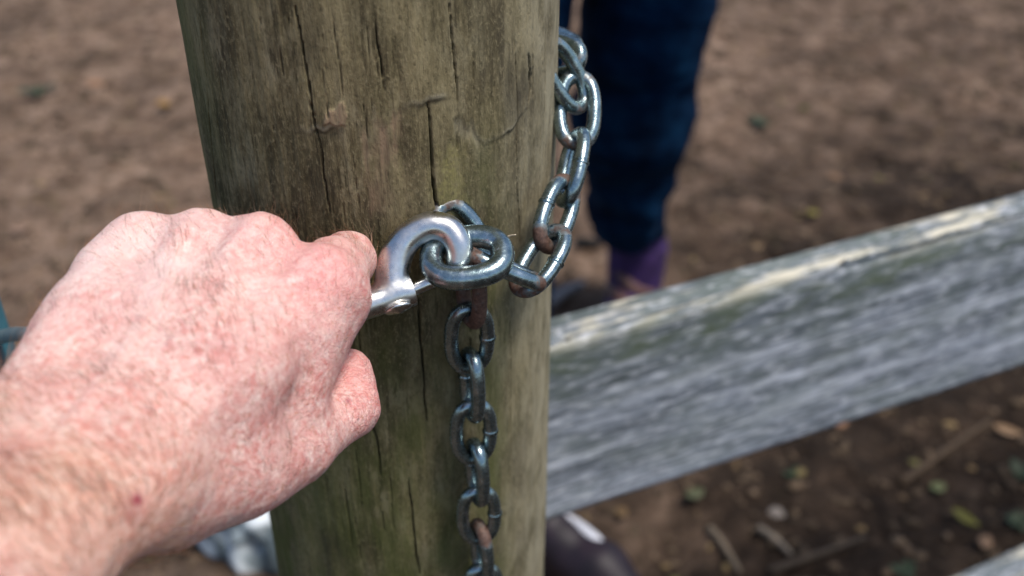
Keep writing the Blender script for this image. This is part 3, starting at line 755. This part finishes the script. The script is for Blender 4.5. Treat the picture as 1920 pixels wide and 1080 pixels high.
    g = lambda p, r: np.exp(-(np.linalg.norm(V-p, axis=1)/r)**2)
    surf = lambda px, py, dd, r: np.exp(-((np.hypot(V[:, 0]/V[:, 2]*FPX+960-px, V[:, 1]/V[:, 2]*FPX+540-py)/r)**2))*(V[:, 2] < dd)
    red = np.clip(.9*g(I-palm*10+side*2, 15)+.75*g(Mi-palm*10, 9)+.55*g(Ri-palm*10, 8)+.3*g(Pi-palm*9, 8)+.55*g(TT, 17)+.5*g(TI, 12)+.35*g(PIPi, 12)+.45*g(TM*.5+I*.5, 30)*(.7+.6*vnoise(V*.06, 45)), 0, 1)
    tan = np.clip(((V-W)@fd*-1+28)/50, 0, 1)*np.clip(.7+.5*vnoise(V*.06, 12), 0, 1)
    pale = np.clip(g((Ri+Pi)/2-palm*9-fw*12, 42)*1.1*(.75+.5*vnoise(V*.07, 44)), 0, 1)
    scab = np.clip(1.0*surf(258, 936, 330, 11)+.4*surf(252, 962, 330, 26), 0, 1)+.8*surf(652, 752, 390, 6)
    tc = np.where(((V-TI)@nrm(TT-TI)) > 0, (V-TI)@nrm(TT-TI), (V-TI)@nrm(TI-TM)); attr(me, 'tcoord', tc/1000)
    attr(me, 'tmask', np.clip(1.25*g(TI, 15)+.8*g(TT, 13)+.8*g(TM*.6+TI*.4, 13)-.15, 0, 1))
    for nme, a in (('red', red), ('tan', tan), ('pale', pale), ('vein', veinm), ('scab', np.clip(scab, 0, 1))): attr(me, nme, a)
    H = empty('hand', cs(*W)); tag(H, 'hairy ruddy left hand and forearm gripping the snap hook in a fist', 'hand')
    obj('skin', me, M_skin, H)
    # hair
    dors = (Nn@(-palm) > .05) | (((V-W)@fd < 5) & (Nn[:, 2] < .35))
    area = np.ones(len(V)); dw = np.clip(.35+.5*vnoise(V*.05, 71)+.45*tan, .04, 1.4)
    dw *= np.clip(1-1.1*np.maximum.reduce([g(I-palm*8, 12), g(Mi-palm*9, 9), g(Ri-palm*9, 8), g(Pi-palm*9, 8)]), 0, 1)
    thumbm = np.maximum.reduce([g(TI, 24), g(TT, 18), g(TM, 14)]); dw *= np.clip(1-1.3*thumbm, 0, 1)*np.clip(1-.85*g(PIPi, 20), .1, 1)
    wgt = dors*dw; px = V[:, 0]/V[:, 2]*FPX+960; py = V[:, 1]/V[:, 2]*FPX+540
    wgt = wgt+dors*.12*np.exp(-(np.linalg.norm(V-(I*.35+PIPi*.65+np.array([0, -8, -4])), axis=1)/9)**2)
    wgt /= wgt.sum(); NH, NP = 5200, 7
    pick = rng.choice(len(V), NH, p=wgt); base = V2[pick]+rng.normal(0, .35, (NH, 3)); nn = Nn[pick]
    flow = -side*0.75+fw*.45
    flow = flow[None]+.75*np.column_stack([vnoise(base*.045, s_) for s_ in (5, 6, 7)]); flow -= nn*np.sum(flow*nn, 1)[:, None]; flow /= np.linalg.norm(flow, axis=1)[:, None]
    L = rng.uniform(3.5, 9.5, NH)*(1+.6*tan[pick]); pos = np.zeros((NH, NP, 3)); curl = rng.normal(0, .25, (NH, 3)); lift = rng.uniform(.25, .8, NH)
    for j in range(NP):
        t = j/(NP-1); pos[:, j] = base-nn*.3+L[:, None]*(t*flow*1.0+nn*(lift*t*(1-.55*t))[:, None]+curl*t*t)
    hc = bpy.data.hair_curves.new('arm_hair'); hc.add_curves([NP]*NH)
    wpos = cs_arr(pos.reshape(-1, 3)).astype(np.float32)
    hc.attributes['position'].data.foreach_set('vector', wpos.ravel())
    ra = hc.attributes.get('radius') or hc.attributes.new('radius', 'FLOAT', 'POINT')
    rad = (np.linspace(1, .25, NP)[None]*(rng.uniform(.03, .055, NH)*(1+.15*tan[pick]))[:, None]/1000).astype(np.float32); ra.data.foreach_set('value', rad.ravel())
    hc.materials.append(M_hair); h = bpy.data.objects.new('arm_hair', hc); COL.objects.link(h); h.parent = H; h.matrix_parent_inverse = Matrix.Translation(-H.location)
    tag(h, 'fine reddish brown hairs on the back of the hand', kind='stuff')
build_hand()

# ------------------------------------------------------------------ gate at the left edge
def build_gate():
    gp = at(-62, 640, 520); G = empty('gate', (gp[0], gp[1], 0.15)); tag(G, 'teal painted tubular steel gate, its upright just inside the left edge', 'gate')
    def bar(name, a, b, r, n=2, m=M_teal):
        v, f = tube(np.linspace(a, b, n), r, 24); obj(name, mesh_py(name, v, f), m, G)
    x, y = gp[0], gp[1]
    bar('stile', (x, y, .16), (x, y, 1.12), .021); bar('stile', (x-1.3, y-.1, .16), (x-1.3, y-.1, 1.12), .021)
    for z in (.2, .42, .64, .86, 1.09): bar('gate_bar', (x-.018, y, z), (x-1.282, y-.1, z), .016)
    a = at(-20, 636, 515); b = at(60, 628, 470); e = cs(*(B2+(B2-B1)/np.linalg.norm(B2-B1)*10))
    v, f = tube(catmull([a, b, e], 8), .0036, 16); obj('latch_rod', mesh_py('latch_rod', v, f), mat_simple('grey_steel', [(.16, .2, .22), (.26, .3, .32)], 90, .4, .1, .0005, .6), G)
build_gate()

# ------------------------------------------------------------------ person behind the rail
def build_person():
    f1 = on_ground(1172, 590); f2 = on_ground(985, 985)
    A1 = np.array([f1[0]+.0, f1[1]+.03, .10])*1000; A2 = np.array([f2[0]-.02, f2[1]+.05, .10])*1000
    hip = np.array([.175, 1.52, .90])*1000
    h1 = hip+np.array([48, 40, 0]); h2 = hip+np.array([-150, 30, 0])
    k1 = np.array([225, 1560, 500.0]); k1 = (h1*.48+A1*.52)+np.array([-20, -30, 0]); k2 = (h2*.5+A2*.5)+np.array([-40, 20, 20])
    P = empty('person', (hip[0]/1000, hip[1]/1000, 0)); tag(P, 'person in dark blue jeans and purple shoes standing behind the rail', 'person')
    f = Field((-330, 900, 60), (560, 1950, 1720), 9)
    # torso, arms, head: one continuous body
    ch = hip+np.array([0, 20, 330]); nk = hip+np.array([0, 30, 560])
    f.cone(hip+np.array([-50, 0, 20]), hip+np.array([50, 0, 20]), 120, 120, 40); f.cone(hip, ch, 120, 130, 60)
    f.cone(ch+np.array([-100, 0, 120]), ch+np.array([100, 0, 120]), 70, 70, 60)
    for s_ in (-1, 1):
        sh = ch+np.array([s_*165, 0, 130]); el = sh+np.array([s_*40, 30, -270]); wr = el+np.array([-s_*60, -210, 60])
        f.chain([sh, el, wr], [55, 45, 36], 30)
    f.cone(nk, nk+np.array([0, -10, 90]), 55, 52, 30)
    V, F = f.mesh(); V = relax(V, F, 3); obj('jacket', mesh_np('jacket', V/1000, F), M_jacket, P)
    f = Field(nk+np.array([-160, -160, 20]), nk+np.array([160, 160, 340]), 4)
    hd = nk+np.array([0, -15, 190]); f.cone(nk+np.array([0, 0, 60]), hd, 50, 52, 20); f.ell(hd, np.eye(3), (74, 92, 112), 20)
    f.cone(hd+np.array([0, -88, 10]), hd+np.array([0, -104, -22]), 9, 13, 8); f.ell(hd+np.array([0, -40, -72]), np.eye(3), (48, 48, 40), 20)
    for s_ in (-1, 1):
        f.ell(hd+np.array([s_*76, 8, 0]), np.eye(3), (9, 18, 30), 6); f.ell(hd+np.array([s_*30, -92, 12]), np.eye(3), (15, 9, 9), 8, sub=True); f.ell(hd+np.array([s_*30, -82, 12]), np.eye(3), (11, 9, 9), 2)
    f.ell(hd+np.array([0, -92, -52]), np.eye(3), (24, 5, 2.5), 3, sub=True)
    V, F = f.mesh(); obj('head', mesh_np('head', V/1000, F), M_headskin, P)
    f = Field(hd-150, hd+160, 5); f.ell(hd+np.array([0, 18, 22]), np.eye(3), (86, 96, 106), 5); f.ell(hd+np.array([0, -95, -35]), np.eye(3), (72, 60, 85), 10, sub=True)
    V, F = f.mesh(); obj('hair', mesh_np('hair', V/1000, F), M_headhair, P)
    for s_ in (-1, 1):
        sh = ch+np.array([s_*165, 0, 130]); el = sh+np.array([s_*40, 30, -270]); wr = el+np.array([-s_*60, -210, 60])
        pl = wr+np.array([0, -60, 0]); f = Field(wr-150, wr+150, 4); f.cone(wr, pl, 26, 30, 15)
        for q in range(4): f.chain([pl+np.array([-20+q*14, -10, 0]), pl+np.array([-22+q*15, -55, -6]), pl+np.array([-22+q*14, -88, -22])], [10, 9, 7.5], 3)
        f.chain([pl+np.array([-s_*22, 25, 0]), pl+np.array([-s_*44, -10, -10]), pl+np.array([-s_*48, -38, -16])], [12, 11, 9], 5)
        V, F = f.mesh(); obj('hand', mesh_np('hand', V/1000, F), M_headskin, P)
    # jeans
    f = Field((-180, 950, 60), (470, 1950, 1000), 6)
    f.cone(hip+np.array([-55, 0, 10]), hip+np.array([55, 0, 10]), 128, 128, 40); f.chain([h1, k1, A1+np.array([-4, -10, 25])], [116, 99, 70], 40); f.chain([h2, k2, A2+np.array([0, 0, 25])], [100, 80, 70], 40)
    f.f = np.maximum(f.f, (196-(f.lo[2]+f.h*np.arange(f.n[2])))[None, None]).astype(np.float32)
    V, F = f.mesh(); V = relax(V, F, 2); Nn = vnormals(V, F)
    q = V.copy(); w = 7*fbm(q*np.array([.006, .006, .016]), 3, 5)+17*np.exp(-((V[:, 2]-260)/140)**2)*fbm(q*np.array([.009, .009, .014])+q[:, [2, 0, 1]]*.006, 2, 9)
    V = V+Nn*w[:, None]; obj('jeans', mesh_np('jeans', V/1000, F), M_denim, P)
    # shoes
    def shoe(heel, toe, upper, cap, stripes, name, straps=(), wide=1.0):
        heel = np.array(heel)*1000; toe = np.array(toe)*1000; u = toe-heel; u[2] = 0; u /= np.linalg.norm(u); s_ = np.array([-u[1], u[0], 0]); z = np.array([0, 0, 1.0]); M_ = np.array([u, s_, z])
        g = lambda a, b, c: heel+u*a+s_*b+z*c
        f = Field(np.minimum(heel, toe)-[90, 90, 30], np.maximum(heel, toe)+[90, 90, 220], 3)
        f.chain([g(20, 0, 48), g(90, 0, 48), g(170, 2, 38), g(225, 0, 30)], [37, 36, 38, 26], 25); f.cone(g(35, 0, 60), g(30, 0, 150), 42*wide, 46*wide, 25); f.cone(g(120, -14, 30), g(215, -16, 26), 26, 22, 20)
        V, F = f.mesh(); V[:, 2] = np.maximum(V[:, 2], 14); sh = empty('shoe', (0, 0, 0)); sh.parent = P; sh.matrix_parent_inverse = Matrix.Translation(-P.location)
        def ob(n_, me, m): 
            o = bpy.data.objects.new(n_, me); COL.objects.link(o); me.materials.append(m); o.parent = sh; return o
        ob('upper', mesh_np('upper', V/1000, F), upper)
        f = Field(np.minimum(heel, toe)-[90, 90, 30], np.maximum(heel, toe)+[90, 90, 60], 3)
        f.chain([g(15, 0, 14), g(90, 2, 14), g(180, 2, 14), g(232, 0, 16)], [38, 34, 41, 28], 20); f.f = np.maximum(f.f, np.abs((f.lo[2]+f.h*np.arange(f.n[2]))[None, None]-12)-11).astype(np.float32)
        V, F = f.mesh(); ob('sole', mesh_np('sole', V/1000, F), cap)
        for st_ in straps:
            pts = catmull([g(*q) for q in st_], 8); f = Field(pts.min(0)-25, pts.max(0)+25, 2); f.chain(list(pts), [13]*len(pts), 1)
            V, F = f.mesh(); ob('strap', mesh_np('strap', V/1000, F), M_brown)
        for st_ in stripes:
            pts = catmull([g(*q) for q in st_], 8); f = Field(pts.min(0)-15, pts.max(0)+15, 2); f.chain(list(pts), list(np.linspace(6, 12, len(pts))), 1)
            V, F = f.mesh(); ob('stripe', mesh_np('stripe', V/1000, F), M_white)
    t1 = on_ground(1150, 640); shoe((f1[0]+.03, f1[1]+.05, 0), (t1[0]-.02, t1[1]-.06, 0), M_purple, M_brown, [], 'a', wide=1.35, straps=[[(40, -48, 105), (75, -20, 112), (95, 8, 95), (70, 45, 70)], [(60, -40, 60), (110, -20, 80), (130, 10, 76), (120, 40, 50)]])
    hl = on_ground(962, 1000); te = on_ground(1142, 1115)
    shoe(hl, te, M_dark, M_dark, [[(88, 16, 82), (112, 18, 79), (140, 16, 74), (168, 12, 66), (190, 8, 58)]], 'b')
build_person()

# ------------------------------------------------------------------ crumpled white sack by the foot of the post
def build_sack():
    c = on_ground(575, 985); 
    f = Field((c[0]*1000-330, c[1]*1000-260, -30), (c[0]*1000+330, c[1]*1000+300, 330), 6); b = c*1000
    f.ell(b+[30, 60, 60], np.eye(3), (160, 160, 120), 40); f.ell(b+[-40, 20, 40], np.eye(3), (120, 120, 75), 40); f.ell(b+[90, 130, 90], np.eye(3), (120, 110, 90), 40)
    V, F = f.mesh(); Nn = vnormals(V, F); w = 24*(1-np.abs(vnoise(V*.016, 3))*2)+12*(1-np.abs(vnoise(V*.035, 9))*2); V = V+Nn*w[:, None]*.8; V[:, 2] = np.maximum(V[:, 2], -4)
    s = N('printed_sack'); n = s.noise(13, 2, .5, dist=.6)
    m = s.set(color=s.ramp(n, [(.40, (.06, .08, .09)), (.50, (.24, .28, .30)), (.62, (.66, .70, .73))]), rough=.5, normal=s.bump(s.noise(60, 3), .3, .004))
    o = obj('sack', mesh_np('sack', V/1000, F), m); tag(o, 'crumpled white and grey blotched sack lying at the left foot of the post', 'sack')
build_sack()

# ------------------------------------------------------------------ ground litter
def leaf_mesh(name, L, Wd, curl, seed):
    V = []; F = []; n = 9; 
    for i in range(n):
        t = i/(n-1); w = Wd*math.sin(math.pi*min(1, t*.96+.03))**.75*(1-.25*t); z = curl*(t-.5)**2*L
        V += [(L*(t-.5), -w/2, z+w*.22), (L*(t-.5), 0, z), (L*(t-.5), w/2, z+w*.22)]
    for i in range(n-1):
        for j in range(2): F.append((i*3+j, (i+1)*3+j, (i+1)*3+j+1, i*3+j+1))
    return mesh_py(name, V, F)
def leaf(px, py, L, Wd, rot, col, label, tilt=(.15, .1)):
    L *= .82; Wd *= .82
    p = on_ground(px, py); me = leaf_mesh('leaf', L, Wd, .5, 1)
    m = mat_simple('leaf_'+str(len(bpy.data.materials)), [tuple(c*.35 for c in col), tuple(c*.55 for c in col)], 60, .55, .2, .001)
    o = obj('leaf', me, m); o.location = (p[0], p[1], gz(p[0], p[1])+.012); o.rotation_euler = (tilt[0], tilt[1], rot)
    sm = o.modifiers.new('thick', 'SOLIDIFY'); sm.thickness = .0012
    tag(o, label, 'leaf', 'fallen leaves on the soil')
leaf(1758, 915, .036, .027, .4, (.24, .27, .10), 'pale green leaf on the dark soil below the right end of the board rail')
leaf(1808, 978, .055, .026, -.8, (.27, .25, .03), 'yellow green elongated leaf near the bottom right corner')
leaf(1842, 1030, .042, .030, .9, (.34, .20, .11), 'tan round leaf just above the pale lower rail corner')
leaf(1570, 812, .034, .026, .2, (.50, .25, .13), 'small orange leaf touching the lower edge of the board rail')
leaf(1890, 806, .060, .030, -.3, (.48, .29, .15), 'light tan leaf under the board rail at the right edge')
leaf(1165, 962, .036, .028, 1.2, (.22, .13, .05), 'amber leaf beside the striped shoe under the rail')
leaf(178, 156, .060, .046, .3, (.55, .29, .15), 'orange leaf on dry soil, top left of the post')
leaf(308, 200, .058, .044, -.5, (.55, .31, .10), 'golden leaf on dry soil close to the left side of the post top')
leaf(40, 442, .055, .040, .8, (.50, .32, .22), 'pinkish tan leaf on the soil above the hand at left edge')
leaf(1520, 420, .040, .030, .5, (.34, .28, .05), 'yellow leaf on soil just above the board rail')
leaf(1565, 335, .045, .034, -.4, (.38, .22, .12), 'dull orange leaf in the middle of the soil above the rail')
leaf(1660, 750, .030, .024, 0.2, (.40, .22, .12), 'small rusty leaf under the right half of the rail')
leaf(1300, 945, .045, .030, 0.6, (.13, .14, .06), 'olive leaf under the rail left of the twigs')
def twig(pts, r, col, label, nm='twig'):
    P = []; r *= .75
    for x, y in pts:
        p = on_ground(x, y); P.append((p[0], p[1], gz(p[0], p[1])+r*1.2))
    P = catmull(P, 6); v, f = tube(P, np.linspace(r, r*.6, len(P)), 8)
    m = mat_simple('twig_'+str(len(bpy.data.materials)), [tuple(c*.28 for c in col), tuple(c*.48 for c in col)], 60, .8, .5, .002)
    o = obj(nm, mesh_py(nm, v, f), m); tag(o, label, 'twig', 'twigs lying on the soil')
twig([(1330, 995), (1350, 1030), (1385, 1085)], .009, (.42, .32, .22), 'pale forked twig on dark soil at bottom centre right')
twig([(1420, 1005), (1450, 1030), (1480, 1060)], .009, (.46, .37, .28), 'short pale twig end right of the forked twig')
twig([(1440, 1085), (1530, 1062), (1620, 1015)], .009, (.15, .105, .07), 'curved brown twig near the bottom edge')
twig([(1690, 905), (1770, 850), (1860, 780)], .010, (.16, .10, .055), 'long straight brown twig under the right end of the rail')
twig([(1030, 590), (1060, 572), (1092, 551)], .017, (.60, .56, .54), 'bleached grey stick between the post and the purple shoe')
twig([(1080, 478), (1100, 480), (1125, 478)], .017, (.02, .016, .014), 'short black stick beside the jeans hem')
pb = on_ground(1455, 972); f = Field(pb*1000-40, pb*1000+40, 2); f.ell(pb*1000+[0, 0, 10], np.eye(3), (15, 12, 9), 2); V, F = f.mesh(); V = V+vnormals(V, F)*(2*vnoise(V*.08, 2))[:, None]
tag(obj('pebble', mesh_np('pebble', V/1000, F), mat_simple('pebble', [(.13, .11, .095), (.19, .16, .14)], 60)), 'small pale pebble on the dark soil right of centre bottom', 'pebble')
def weed(px, py, n, h, label):
    p = on_ground(px, py); V = []; F = []
    for i in range(n):
        a = random.uniform(0, 6.28); L = h*random.uniform(.6, 1.2); w = L*.22; k = len(V); z0 = gz(p[0], p[1])
        for t in (0, .35, .7, 1):
            r_ = L*t*.8; z = L*(t*.9-t*t*.55); ww = w*math.sin(math.pi*(t*.85+.12))
            c = np.array([p[0]+math.cos(a)*r_, p[1]+math.sin(a)*r_, z0+z]); s_ = np.array([-math.sin(a), math.cos(a), 0])*ww
            V += [c-s_, c+s_]
        F += [(k+2*j, k+2*j+1, k+2*j+3, k+2*j+2) for j in range(3)]
    o = obj('weed', mesh_py('weed', V, F), M_weed); tag(o, label, 'weed', 'small weeds in the soil')
M_weed = mat_simple('weed_green', [(.014, .026, .010), (.03, .045, .016)], 40, .6, .2, .001)
weed(75, 180, 14, .07, 'green weed tuft on the soil at the far left')
weed(1428, 232, 10, .05, 'small green weed on the soil right of the jeans')
weed(1912, 892, 12, .035, 'green weed at the right edge beside the long twig')
weed(1908, 985, 12, .032, 'green weed at the right edge above the lower rail')
weed(1690, 1078, 10, .025, 'green weed at the bottom edge left of the lower rail corner')
weed(1480, 905, 8, .02, 'tiny green weed in the dark soil below the middle of the rail')
# countless crumbs: leaf scraps, chips and clods
def litter():
    n = 16000; x = rng.uniform(-2.1, 3.1, n); y = rng.uniform(.75, 5.0, n); z = ground_h(x, y); V = np.zeros((n, 8, 3)); tone = np.zeros((n, 8))
    L = rng.uniform(.004, .018, n)*rng.choice([1, 1, 1, 1.8], n); W_ = L*rng.uniform(.4, .9, n); H = L*rng.uniform(.15, .5, n); a = rng.uniform(0, 6.28, n)
    for i, (sx, sy, sz) in enumerate([(-1, -1, -.6), (1, -1, -.6), (1, 1, -.6), (-1, 1, -.6), (-.7, -.6, 1), (.6, -.8, 1), (.8, .6, 1), (-.6, .7, 1)]):
        jx = sx*(1+rng.normal(0, .2, n))*L*.5; jy = sy*(1+rng.normal(0, .2, n))*W_*.5
        V[:, i, 0] = x+jx*np.cos(a)-jy*np.sin(a); V[:, i, 1] = y+jx*np.sin(a)+jy*np.cos(a); V[:, i, 2] = z+sz*H*.5+H*.3
    tone[:] = rng.uniform(0, 1, n)[:, None]
    q = np.array([(0, 3, 2, 1), (4, 5, 6, 7), (0, 1, 5, 4), (1, 2, 6, 5), (2, 3, 7, 6), (3, 0, 4, 7)]); F = (np.arange(n)[:, None, None]*8+q[None]).reshape(-1, 4)
    me = mesh_np('leaf_litter', V.reshape(-1, 3), F, False); attr(me, 'tone', tone.ravel())
    s = N('litter'); c = s.ramp(s.at('tone'), [(0, (.035, .024, .016)), (.45, (.10, .07, .045)), (.7, (.10, .068, .044)), (.9, (.15, .105, .07)), (.97, (.22, .145, .075)), (1, (.08, .085, .03))])
    o = obj('leaf_litter', me, s.set(color=c, rough=.9, spec=.2)); tag(o, 'scattered leaf scraps, chips and crumbs on the soil', 'litter', kind='stuff')
litter()
